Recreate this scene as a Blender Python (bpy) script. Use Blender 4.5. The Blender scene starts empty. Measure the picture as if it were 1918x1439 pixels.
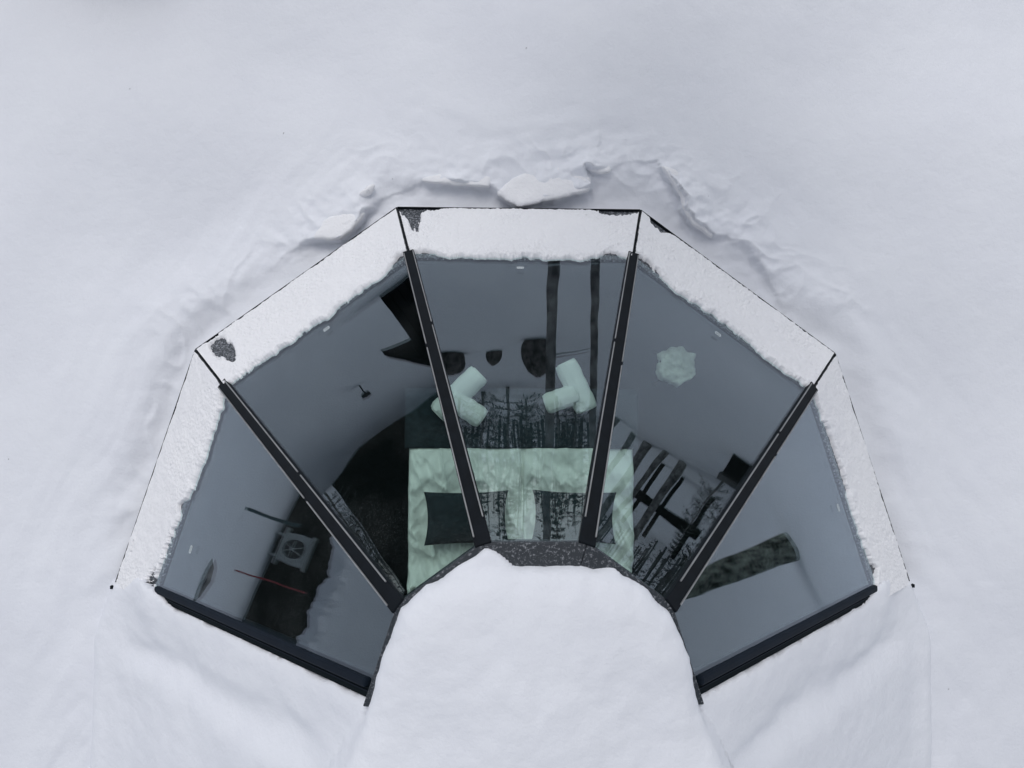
import bpy, bmesh, math, random
import numpy as np
from mathutils import Vector, Matrix

random.seed(7)
rng = np.random.default_rng(11)
S = bpy.context.scene
COL = S.collection

# ------------------------------------------------------------------ camera
cd = bpy.data.cameras.new('camera')
cam = bpy.data.objects.new('camera', cd); COL.objects.link(cam)
cam.location = (-0.2021, 1.3922, 5.8875)
cam.rotation_euler = (0.0219, -0.0260, 0.0044)
cd.sensor_fit = 'HORIZONTAL'; cd.sensor_width = 36; cd.lens = 36 * 1450 / 1918
cd.clip_start = 0.05; cd.clip_end = 3000
S.camera = cam

# ------------------------------------------------------------------ sky and sun (overcast)
SUN_EL, SUN_AZ = math.radians(56), math.radians(100)      # azimuth counted from +X
w = bpy.data.worlds.new('World'); S.world = w; w.use_nodes = True
nt = w.node_tree; nt.nodes.clear()
sky = nt.nodes.new('ShaderNodeTexSky'); sky.sky_type = 'NISHITA'; sky.sun_disc = False
sky.sun_elevation = SUN_EL; sky.sun_rotation = math.pi / 2 - SUN_AZ
sky.air_density = 1.0; sky.dust_density = 1.2; sky.ozone_density = 1.0
hsv = nt.nodes.new('ShaderNodeHueSaturation'); hsv.inputs['Saturation'].default_value = 0.26
bg = nt.nodes.new('ShaderNodeBackground'); bg.inputs['Strength'].default_value = 0.122
wo = nt.nodes.new('ShaderNodeOutputWorld')
nt.links.new(sky.outputs[0], hsv.inputs['Color']); nt.links.new(hsv.outputs[0], bg.inputs['Color'])
nt.links.new(bg.outputs[0], wo.inputs['Surface'])
sd = bpy.data.lights.new('sun', 'SUN'); sd.energy = 0.72; sd.angle = math.radians(32); sd.color = (1, 0.97, 0.95)
sun = bpy.data.objects.new('sun', sd); COL.objects.link(sun)
sun.rotation_euler = Vector((math.cos(SUN_EL) * math.cos(SUN_AZ), math.cos(SUN_EL) * math.sin(SUN_AZ), math.sin(SUN_EL))).to_track_quat('Z', 'Y').to_euler()
S.view_settings.view_transform = 'Standard'; S.view_settings.look = 'None'
S.view_settings.exposure = 0.21; S.view_settings.gamma = 1.0
S.cycles.transparent_max_bounces = 14; S.cycles.max_bounces = 6; S.cycles.diffuse_bounces = 3; S.cycles.glossy_bounces = 3

# ------------------------------------------------------------------ numpy noise
_perm = rng.permutation(512)
_ga = rng.uniform(0, 2 * math.pi, 512)
def perlin(x, y, seed=0):
    x = np.asarray(x, float) + seed * 17.13; y = np.asarray(y, float) + seed * 9.71
    xi = np.floor(x).astype(int); yi = np.floor(y).astype(int); xf = x - xi; yf = y - yi
    def gr(ix, iy, fx, fy):
        a = _ga[_perm[(ix + _perm[iy & 511]) & 511]]
        return np.cos(a) * fx + np.sin(a) * fy
    u = xf ** 3 * (xf * (xf * 6 - 15) + 10); v = yf ** 3 * (yf * (yf * 6 - 15) + 10)
    a = gr(xi, yi, xf, yf); b = gr(xi + 1, yi, xf - 1, yf); c = gr(xi, yi + 1, xf, yf - 1); d = gr(xi + 1, yi + 1, xf - 1, yf - 1)
    return ((a + (b - a) * u) + ((c + (d - c) * u) - (a + (b - a) * u)) * v) * 1.4
def fbm(x, y, octv=4, seed=0, gain=0.5, lac=2.03):
    s = 0; amp = 1.0
    for i in range(octv):
        s = s + amp * perlin(x, y, seed + i * 3.7); x = np.asarray(x) * lac; y = np.asarray(y) * lac; amp *= gain
    return s
def sstep(a, b, x):
    t = np.clip((np.asarray(x, float) - a) / (b - a), 0, 1); return t * t * (3 - 2 * t)

# ------------------------------------------------------------------ materials
def nodes(name):
    m = bpy.data.materials.new(name); m.use_nodes = True
    n = m.node_tree; n.nodes.clear()
    out = n.nodes.new('ShaderNodeOutputMaterial')
    return m, n, out
def simple(name, col, rough=0.7, spec=0.5, metal=0.0, var=0.0, vscale=8, bump=0.0, bscale=60, col2=None):
    m, n, out = nodes(name)
    b = n.nodes.new('ShaderNodeBsdfPrincipled')
    b.inputs['Base Color'].default_value = (*col, 1); b.inputs['Roughness'].default_value = rough
    b.inputs['Specular IOR Level'].default_value = spec; b.inputs['Metallic'].default_value = metal
    tc = n.nodes.new('ShaderNodeTexCoord')
    if var or col2:
        nz = n.nodes.new('ShaderNodeTexNoise'); nz.inputs['Scale'].default_value = vscale; nz.inputs['Detail'].default_value = 5
        rp = n.nodes.new('ShaderNodeValToRGB')
        c2 = col2 or tuple(c * (1 - var) for c in col)
        rp.color_ramp.elements[0].color = (*c2, 1); rp.color_ramp.elements[1].color = (*col, 1)
        rp.color_ramp.elements[0].position = 0.35; rp.color_ramp.elements[1].position = 0.65
        n.links.new(tc.outputs['Object'], nz.inputs['Vector']); n.links.new(nz.outputs['Fac'], rp.inputs['Fac'])
        n.links.new(rp.outputs['Color'], b.inputs['Base Color'])
    if bump:
        nb = n.nodes.new('ShaderNodeTexNoise'); nb.inputs['Scale'].default_value = bscale; nb.inputs['Detail'].default_value = 6
        bp = n.nodes.new('ShaderNodeBump'); bp.inputs['Strength'].default_value = bump; bp.inputs['Distance'].default_value = 0.01
        n.links.new(tc.outputs['Object'], nb.inputs['Vector']); n.links.new(nb.outputs['Fac'], bp.inputs['Height'])
        n.links.new(bp.outputs['Normal'], b.inputs['Normal'])
    n.links.new(b.outputs[0], out.inputs['Surface'])
    return m
def snow_mat(name, col=(0.82, 0.84, 0.89), grain=0.35):
    m, n, out = nodes(name)
    b = n.nodes.new('ShaderNodeBsdfPrincipled'); b.inputs['Roughness'].default_value = 0.85
    b.inputs['Specular IOR Level'].default_value = 0.15
    tc = n.nodes.new('ShaderNodeTexCoord')
    nz = n.nodes.new('ShaderNodeTexNoise'); nz.inputs['Scale'].default_value = 1.3; nz.inputs['Detail'].default_value = 4; nz.inputs['Roughness'].default_value = 0.6
    rp = n.nodes.new('ShaderNodeValToRGB')
    rp.color_ramp.elements[0].color = (col[0] * 0.955, col[1] * 0.955, col[2] * 0.965, 1); rp.color_ramp.elements[1].color = (*col, 1)
    rp.color_ramp.elements[0].position = 0.3; rp.color_ramp.elements[1].position = 0.7
    n.links.new(tc.outputs['Object'], nz.inputs['Vector']); n.links.new(nz.outputs['Fac'], rp.inputs['Fac'])
    n.links.new(rp.outputs['Color'], b.inputs['Base Color'])
    h1 = n.nodes.new('ShaderNodeTexNoise'); h1.inputs['Scale'].default_value = 34; h1.inputs['Detail'].default_value = 4; h1.inputs['Roughness'].default_value = 0.65
    bp = n.nodes.new('ShaderNodeBump'); bp.inputs['Strength'].default_value = grain; bp.inputs['Distance'].default_value = 0.012
    n.links.new(tc.outputs['Object'], h1.inputs['Vector']); n.links.new(h1.outputs['Fac'], bp.inputs['Height'])
    n.links.new(bp.outputs['Normal'], b.inputs['Normal'])
    n.links.new(b.outputs[0], out.inputs['Surface'])
    return m
def glass_mat():
    # double glazing: each face reflects like one pane (two air-glass surfaces), the rest passes with a green tint
    m, n, out = nodes('double_glazing')
    lw = n.nodes.new('ShaderNodeLayerWeight'); lw.inputs['Blend'].default_value = 0.5
    def math_(op, a, b=None):
        k = n.nodes.new('ShaderNodeMath'); k.operation = op
        for i, v in enumerate((a, b)):
            if v is None: continue
            if isinstance(v, (int, float)): k.inputs[i].default_value = v
            else: n.links.new(v, k.inputs[i])
        return k.outputs[0]
    R0 = 0.049
    p5 = math_('POWER', lw.outputs['Facing'], 5.0)
    R = math_('ADD', math_('MULTIPLY', p5, 1 - R0), R0)
    R2 = math_('DIVIDE', math_('MULTIPLY', R, 2.0), math_('ADD', R, 1.0))
    tr = n.nodes.new('ShaderNodeBsdfTransparent'); tr.inputs['Color'].default_value = (0.89, 0.965, 0.94, 1)
    gl = n.nodes.new('ShaderNodeBsdfGlossy'); gl.inputs['Roughness'].default_value = 0.0; gl.inputs['Color'].default_value = (0.80, 0.88, 1.0, 1)
    wz = n.nodes.new('ShaderNodeTexNoise'); wz.inputs['Scale'].default_value = 2.6; wz.inputs['Detail'].default_value = 1
    wb = n.nodes.new('ShaderNodeBump'); wb.inputs['Strength'].default_value = 0.10; wb.inputs['Distance'].default_value = 0.01
    wc = n.nodes.new('ShaderNodeTexCoord'); n.links.new(wc.outputs['Object'], wz.inputs['Vector']); n.links.new(wz.outputs['Fac'], wb.inputs['Height']); n.links.new(wb.outputs['Normal'], gl.inputs['Normal'])
    mx = n.nodes.new('ShaderNodeMixShader')
    n.links.new(R2, mx.inputs[0]); n.links.new(tr.outputs[0], mx.inputs[1]); n.links.new(gl.outputs[0], mx.inputs[2])
    # melted droplets and a little frost
    tc = n.nodes.new('ShaderNodeTexCoord')
    vo = n.nodes.new('ShaderNodeTexVoronoi'); vo.inputs['Scale'].default_value = 85
    big = n.nodes.new('ShaderNodeTexNoise'); big.inputs['Scale'].default_value = 2.2; big.inputs['Detail'].default_value = 4
    n.links.new(tc.outputs['Object'], vo.inputs['Vector']); n.links.new(tc.outputs['Object'], big.inputs['Vector'])
    dot = math_('LESS_THAN', vo.outputs['Distance'], 0.24)
    r2 = n.nodes.new('ShaderNodeMapRange'); r2.inputs[1].default_value = 0.46; r2.inputs[2].default_value = 0.72
    n.links.new(big.outputs['Fac'], r2.inputs[0])
    fac = math_('ADD', math_('MULTIPLY', math_('MULTIPLY', dot, r2.outputs[0]), 0.05), math_('MULTIPLY', r2.outputs[0], 0.006))
    df = n.nodes.new('ShaderNodeBsdfDiffuse'); df.inputs['Color'].default_value = (0.75, 0.8, 0.83, 1)
    m2 = n.nodes.new('ShaderNodeMixShader')
    n.links.new(fac, m2.inputs[0]); n.links.new(mx.outputs[0], m2.inputs[1]); n.links.new(df.outputs[0], m2.inputs[2])
    n.links.new(m2.outputs[0], out.inputs['Surface'])
    return m
def frost_mat():
    # dark sheet metal with rime crystals
    m, n, out = nodes('frosted_metal')
    b = n.nodes.new('ShaderNodeBsdfPrincipled'); b.inputs['Roughness'].default_value = 0.6
    tc = n.nodes.new('ShaderNodeTexCoord')
    a = n.nodes.new('ShaderNodeTexNoise'); a.inputs['Scale'].default_value = 75; a.inputs['Detail'].default_value = 6; a.inputs['Roughness'].default_value = 0.75
    rp = n.nodes.new('ShaderNodeValToRGB')
    rp.color_ramp.elements[0].color = (0.016, 0.022, 0.03, 1); rp.color_ramp.elements[0].position = 0.5
    rp.color_ramp.elements[1].color = (0.5, 0.52, 0.57, 1); rp.color_ramp.elements[1].position = 0.66
    n.links.new(tc.outputs['Object'], a.inputs['Vector']); n.links.new(a.outputs['Fac'], rp.inputs['Fac'])
    n.links.new(rp.outputs['Color'], b.inputs['Base Color'])
    n.links.new(b.outputs[0], out.inputs['Surface'])
    return m
def frost_dark():
    m = frost_mat(); m.name = 'thin_rime_on_black'
    rp = [n for n in m.node_tree.nodes if n.type == 'VALTORGB'][0]
    rp.color_ramp.elements[0].position = 0.54; rp.color_ramp.elements[1].position = 0.74; rp.color_ramp.elements[1].color = (0.42, 0.44, 0.48, 1)
    return m
M = dict(
    snow=snow_mat('snow'), crust=snow_mat('crusted_snow', (0.88, 0.885, 0.91), 0.8),
    glass=glass_mat(), frost=frost_mat(), rime=frost_dark(),
    black=simple('black_frame', (0.006, 0.009, 0.013), 0.65, 0.14, var=0.3, vscale=12),
    blue=simple('dark_blue_frame', (0.008, 0.014, 0.024), 0.7, 0.12, var=0.2, vscale=6),
    seal=simple('black_seal', (0.004, 0.008, 0.011), 0.8, 0.08),
    alu=simple('aluminium_bead', (0.30, 0.31, 0.32), 0.45, 0.5, 0.3, var=0.25, vscale=15),
    etch=simple('etched_mark', (0.62, 0.68, 0.70), 0.6),
    floor=simple('dark_carpet', (0.007, 0.009, 0.010), 0.95, 0.1, var=0.3, vscale=40, bump=0.3),
    inwall=simple('dark_panelling', (0.009, 0.010, 0.010), 0.8, 0.2, var=0.3, vscale=5),
    linen=simple('white_linen', (0.90, 0.92, 0.90), 0.9, 0.2, bump=0.25, bscale=30),
    towel=simple('white_terry', (0.84, 0.86, 0.85), 0.95, 0.1, bump=0.6, bscale=160),
    runner=simple('slate_blanket', (0.032, 0.045, 0.055), 0.95, 0.1, var=0.35, vscale=25, bump=0.5, bscale=90),
    cushion=simple('charcoal_cushion', (0.025, 0.035, 0.043), 0.95, 0.1, var=0.2, vscale=20, bump=0.3, bscale=120),
    fur=simple('sheepskin', (0.72, 0.74, 0.68), 1.0, 0.05, col2=(0.45, 0.47, 0.42), vscale=14, bump=0.8, bscale=70),
    timber=simple('tarred_timber', (0.012, 0.013, 0.014), 0.8, 0.2, var=0.4, vscale=6),
    bark=simple('pine_bark', (0.38, 0.37, 0.36), 0.95, 0.1, col2=(0.10, 0.098, 0.096), vscale=7, bump=1.0, bscale=25),
    lichen=simple('lichen_bark', (0.30, 0.33, 0.28), 0.95, 0.1, col2=(0.012, 0.014, 0.012), vscale=13, bump=1.0, bscale=30),
    farneedle=simple('hazed_snowy_needles', (0.17, 0.185, 0.19), 0.9, 0.1, col2=(0.06, 0.07, 0.073), vscale=.6),  # paler than the near needles: distance haze painted into the snow-dusted colour
    needle=simple('spruce_needles', (0.07, 0.085, 0.075), 0.9, 0.1, col2=(0.03, 0.04, 0.036), vscale=3),
    rock=simple('dark_rock', (0.18, 0.165, 0.16), 0.9, 0.2, col2=(0.03, 0.032, 0.032), vscale=6, bump=0.8, bscale=12),
    red=simple('red_plastic', (0.30, 0.025, 0.035), 0.4), teal=simple('dark_teal_paint', (0.01, 0.05, 0.06), 0.4),
    grey=simple('grey_enamel', (0.45, 0.48, 0.48), 0.5, var=0.15), dgrey=simple('dark_grille', (0.03, 0.032, 0.034), 0.6),
    lamp=simple('black_lamp_metal', (0.01, 0.011, 0.012), 0.5),
)

# ------------------------------------------------------------------ object helpers
def tag(o, label=None, cat=None, group=None, kind=None):
    if label: o['label'] = label
    if cat: o['category'] = cat
    if group: o['group'] = group
    if kind: o['kind'] = kind
    return o
def empty(name, loc=(0, 0, 0), rz=0):
    o = bpy.data.objects.new(name, None); COL.objects.link(o); o.location = loc; o.rotation_euler = (0, 0, rz)
    o.empty_display_size = 0.2
    return o
def mesh_obj(name, verts, faces, mat, parent=None, smooth=False):
    me = bpy.data.meshes.new(name); me.from_pydata([tuple(map(float, v)) for v in verts], [], [tuple(map(int, f)) for f in faces]); me.update()
    return from_mesh(name, me, mat, parent, smooth)
def from_mesh(name, me, mat, parent=None, smooth=False):
    if mat: me.materials.append(M[mat])
    if smooth: me.polygons.foreach_set('use_smooth', [True] * len(me.polygons))
    o = bpy.data.objects.new(name, me); COL.objects.link(o)
    if parent: o.parent = parent
    return o
def grid_obj(name, X, Y, Z, mat, keep=None, parent=None):
    ny, nx = X.shape
    V = np.stack([X.ravel(), Y.ravel(), Z.ravel()], 1)
    i = np.arange(ny - 1)[:, None] * nx + np.arange(nx - 1)[None]
    F = np.stack([i, i + 1, i + nx + 1, i + nx], -1)
    if keep is not None: F = F[keep]
    F = F.reshape(-1, 4)
    used = np.unique(F); mp = np.full(len(V), -1); mp[used] = np.arange(len(used)); V = V[used]; F = mp[F]
    me = bpy.data.meshes.new(name)
    me.vertices.add(len(V)); me.vertices.foreach_set('co', V.astype(np.float32).ravel())
    me.loops.add(F.size); me.loops.foreach_set('vertex_index', F.astype(np.int32).ravel())
    me.polygons.add(len(F)); me.polygons.foreach_set('loop_start', np.arange(0, F.size, 4, dtype=np.int32))
    me.update(calc_edges=True); me.validate()
    return from_mesh(name, me, mat, parent, True)
def box_vf(c, ax, ay, az):
    c, ax, ay, az = (np.array(v, float) for v in (c, ax, ay, az))
    v = [c + sx * ax + sy * ay + sz * az for sz in (-1, 1) for sy in (-1, 1) for sx in (-1, 1)]
    f = [(0, 2, 3, 1), (4, 5, 7, 6), (0, 1, 5, 4), (2, 6, 7, 3), (0, 4, 6, 2), (1, 3, 7, 5)]
    return v, f
def join(*parts):
    V = []; F = []
    for v, f in parts:
        o = len(V); V += list(v); F += [tuple(i + o for i in q) for q in f]
    return V, F
def bevel(o, w_=0.004, seg=2):
    m = o.modifiers.new('bevel', 'BEVEL'); m.width = w_; m.segments = seg; m.limit_method = 'ANGLE'; return o
def abox(name, lo, hi, mat, parent=None, bev=0.004):
    lo = np.array(lo, float); hi = np.array(hi, float); c = (lo + hi) / 2; h = (hi - lo) / 2
    o = mesh_obj(name, *box_vf(c, (h[0], 0, 0), (0, h[1], 0), (0, 0, h[2])), mat, parent)
    if bev: bevel(o, bev)
    return o
def bar(name, p, q, up, width, height, mat, parent=None, off=0.0, side=0.0, bev=0.003):
    """box along p->q; its top lies `off` above the line along up, shifted `side` across."""
    p, q, up = (np.array(v, float) for v in (p, q, up))
    d = q - p; L = np.linalg.norm(d); d /= L; s = np.cross(d, up); s /= np.linalg.norm(s); u = np.cross(s, d)
    c = (p + q) / 2 + u * (off - height / 2) + s * side
    o = mesh_obj(name, *box_vf(c, d * L / 2, s * width / 2, u * height / 2), mat, parent)
    if bev: bevel(o, bev)
    return o
def tube_vf(pts, rad, n=10, cap=True):
    pts = [np.array(p, float) for p in pts]; V = []; F = []
    for i, p in enumerate(pts):
        d = pts[min(i + 1, len(pts) - 1)] - pts[max(i - 1, 0)]; d /= np.linalg.norm(d)
        a = np.cross(d, (0, 0, 1) if abs(d[2]) < 0.9 else (1, 0, 0)); a /= np.linalg.norm(a); b = np.cross(d, a)
        r = rad[i] if hasattr(rad, '__len__') else rad
        V += [p + r * (math.cos(2 * math.pi * k / n) * a + math.sin(2 * math.pi * k / n) * b) for k in range(n)]
    for i in range(len(pts) - 1):
        for k in range(n): F.append((i * n + k, i * n + (k + 1) % n, (i + 1) * n + (k + 1) % n, (i + 1) * n + k))
    if cap: F.append(tuple(range(n - 1, -1, -1))); F.append(tuple((len(pts) - 1) * n + k for k in range(n)))
    return V, F

# ------------------------------------------------------------------ igloo frame of reference
RA, RC, ZC = 3.0, 0.7595, 2.314
ANG = [math.radians(a) for a in (180, 144, 108, 72, 36, 0)]
A = [np.array([RA * math.cos(a), RA * math.sin(a), 0.0]) for a in ANG]
C = [np.array([RC * math.cos(a), RC * math.sin(a), ZC]) for a in ANG]
def facet_n(k):
    n = np.cross(C[k] - A[k], A[k + 1] - A[k]); n /= np.linalg.norm(n); return n if n[2] > 0 else -n
FN = [facet_n(k) for k in range(5)]
def fp(k, u, v, h=0.0):
    lo = A[k] + (A[k + 1] - A[k]) * u; hi = C[k] + (C[k + 1] - C[k]) * u
    return lo + (hi - lo) * v + FN[k] * h
def fpe(k, u, v, h=0.0):
    """like fp, but the two end panes stop short of the end frames"""
    e = 0.078 / (1.763 * (1 - 0.7468 * v))
    if k == 0: u = e + u * (1 - e)
    if k == 4: u = u * (1 - e)
    return fp(k, u, v, h)
AP = RA * math.cos(math.radians(18))
FAZ = [(math.cos(math.radians(a)), math.sin(math.radians(a))) for a in (162, 126, 90, 54, 18)]
def edge_dist(x, y):
    """plan distance outside the eave outline (negative inside)"""
    d = np.max(np.stack([x * cx + y * sy for cx, sy in FAZ]), 0) - AP
    return np.where(y > 0, d, np.abs(x) - 2.96)

# ------------------------------------------------------------------ snow ground
LEDGE = [(-2.15, 2.05), (-1.989, 2.318), (-1.831, 2.482), (-1.731, 2.544), (-1.591, 2.627), (-1.369, 2.621), (-1.269, 2.711), (-1.181, 2.847), (-1.028, 2.959), (-0.745, 3.073), (-0.501, 3.055), (-0.236, 3.042), (-0.166, 2.981), (-0.019, 2.90), (0.275, 2.95), (0.554, 3.04), (0.529, 3.121), (0.513, 3.195), (0.603, 3.165), (0.706, 3.181), (0.809, 3.248), (1.077, 3.252), (1.189, 3.067), (1.271, 2.965), (1.276, 2.882), (1.346, 2.78), (1.519, 2.678), (1.718, 2.659), (1.842, 2.516), (1.966, 2.311), (2.2, 1.9)]
LH = [0, .0, .01, .015, .06, .075, .07, .055, .012, .03, .06, .05, .05, .07, .075, .07, .03, .055, .05, .015, .008, .02, .075, .085, .075, .075, .05, .015, .045, .02, 0]
def terrain(x, y):
    r = np.hypot(x, y)
    z = -0.1 - 1.3 * sstep(3.6, 11.1, r)
    z = z - 0.07 * np.exp(-((x + 2.9) ** 2 + (y - 4.9) ** 2) / 0.6)
    # wind-packed swells
    near = 1 - sstep(5, 12, r)
    z = z + 0.12 * fbm(x * 0.42, y * 0.42, 2, 2) * near + 0.008 * fbm(x * 1.5 + 3, y * 1.5, 3, 5) * near
    z = z + 0.35 * fbm(x * 0.045, y * 0.045, 3, 9) * sstep(24, 60, r)
    # snowbank before the far dark cabin
    z = z + 1.4 * np.exp(-(((x + 17.0) / 1.25) ** 2 + ((y - 13.2) / 1.25) ** 2))
    return z
def ground_z(x, y):
    z = terrain(x, y)
    d = edge_dist(x, y)
    # snow is level with the eave close to it, with a shallow melt trough on the upper side
    up = sstep(0.2, 1.2, y)
    tr = -0.055 + 0.02 * fbm(x * 2.2, y * 2.2, 3, 21) - up * 0.06 * np.exp(-((d - 0.12) / 0.14) ** 2) * sstep(-.05, .05, d)
    wn = 1 - sstep(0.0, 0.9, d)
    z = z * (1 - wn) + tr * wn
    # broken crust ledge
    best = np.full(x.shape, 1e9); sg = np.zeros(x.shape); hh = np.zeros(x.shape)
    wx = x + 0.018 * fbm(x * 7, y * 7, 4, 31); wy = y + 0.018 * fbm(x * 7, y * 7, 4, 41)
    for i in range(len(LEDGE) - 1):
        p = np.array(LEDGE[i]); q = np.array(LEDGE[i + 1]); e = q - p; L2 = e @ e
        t = np.clip(((wx - p[0]) * e[0] + (wy - p[1]) * e[1]) / L2, 0, 1)
        dx = wx - p[0] - t * e[0]; dy = wy - p[1] - t * e[1]; dd = np.hypot(dx, dy)
        s = np.sign(e[0] * (wy - p[1]) - e[1] * (wx - p[0]))
        m = dd < best
        best = np.where(m, dd, best); sg = np.where(m, s, sg); hh = np.where(m, LH[i] + (LH[i + 1] - LH[i]) * t, hh)
    poly = LEDGE + [(2.2, -6.0), (-2.15, -6.0)]; ins = np.zeros(x.shape, bool)
    for i in range(len(poly)):
        (x1, y1), (x2, y2) = poly[i], poly[(i + 1) % len(poly)]
        if y1 == y2: continue
        ins ^= ((y1 > wy) != (y2 > wy)) & (wx < (x2 - x1) * (wy - y1) / (y2 - y1) + x1)
    sd_ = np.where(ins, -best, best)
    rough = 1 + 0.5 * fbm(x * 5, y * 5, 3, 51)
    soft = .07 * (1 - np.clip(hh / .06, 0, 1))
    hh = hh * 1.7
    step = hh * rough * sstep(-0.012 - soft, 0.014 + soft, sd_) * np.exp(-np.clip(sd_, 0, None) / 0.13)
    z = z + step - 0.35 * hh * np.exp(-(sd_ / 0.07) ** 2) * (sd_ < 0)
    # soft drift streaks lying along both sides of the igloo
    def streak(ang, seed, fa, fl, am):
        ca, sa = math.cos(ang), math.sin(ang)
        return am * fbm((-x * sa + y * ca) * fa + .5 * fbm(x * .8, y * .8, 2, seed + 5), (x * ca + y * sa) * fl, 3, seed)
    band = np.exp(-((d - 0.45) / 0.45) ** 2) * (y > -1.5)
    lf = sstep(-.6, -1.6, x); rt = sstep(.6, 1.6, x); mid = 1 - lf - rt
    z = z + band * (lf * streak(math.radians(62), 61, 3.0, .6, .022) + rt * streak(math.radians(-52), 66, 2.0, .5, .022) + np.clip(mid, 0, 1) * streak(0.05, 69, 3.0, .9, .02))
    # crumbled bits close to the ledge
    z = z + 0.012 * fbm(x * 6, y * 6, 3, 75) * np.exp(-(sd_ / .18) ** 2) * (hh > .015)
    crump = .8 * np.exp(-((d - .36) / .20) ** 2) * sstep(1.5, 2.4, y) + .8 * np.exp(-((x - 1.75) / .3) ** 2 - ((y - 2.75) / .35) ** 2) + .7 * np.exp(-((d - .16) / .12) ** 2) * sstep(-1.9, -2.5, x) * sstep(.1, .5, y)
    qx = x + .22 * fbm(x * 1.6, y * 1.6, 2, 84); qy = y + .22 * fbm(x * 1.6, y * 1.6, 2, 86)
    rg = 1 - np.abs(fbm(qx * 2.1 + qy * .9, qy * 2.3 - qx * .5, 3, 88))
    z = z + crump * (.028 * (np.clip(rg, 0, 1) ** 3 - .35) + .012 * fbm(x * 5, y * 5, 3, 89))
    z = z + 0.0022 * fbm(x * 9, y * 9, 4, 81) * (1 - sstep(4, 9, np.hypot(x, y)))
    z = np.where(d < -0.045, -1.1, z)
    return z
def axis(fine, lo, hi, grow=1.22):
    far = []; s = 0.03; v = 0
    while v < 900: s *= grow; v += s; far.append(v)
    far = np.array(far)
    return np.concatenate([lo - far[::-1], fine, hi + far])
fx = np.arange(-4.4, 4.4001, 0.0135)
fy = np.concatenate([np.arange(-2.0, 2.2, 0.02), np.arange(2.2, 3.5, 0.0095), np.arange(3.5, 4.9, 0.02)])
gx = axis(fx, -4.4, 4.4); gy = axis(fy, -2.0, fy[-1])
GX, GY = np.meshgrid(gx, gy)
ground = grid_obj('snow_ground', GX, GY, ground_z(GX, GY), 'snow'); tag(ground, kind='structure')

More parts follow.
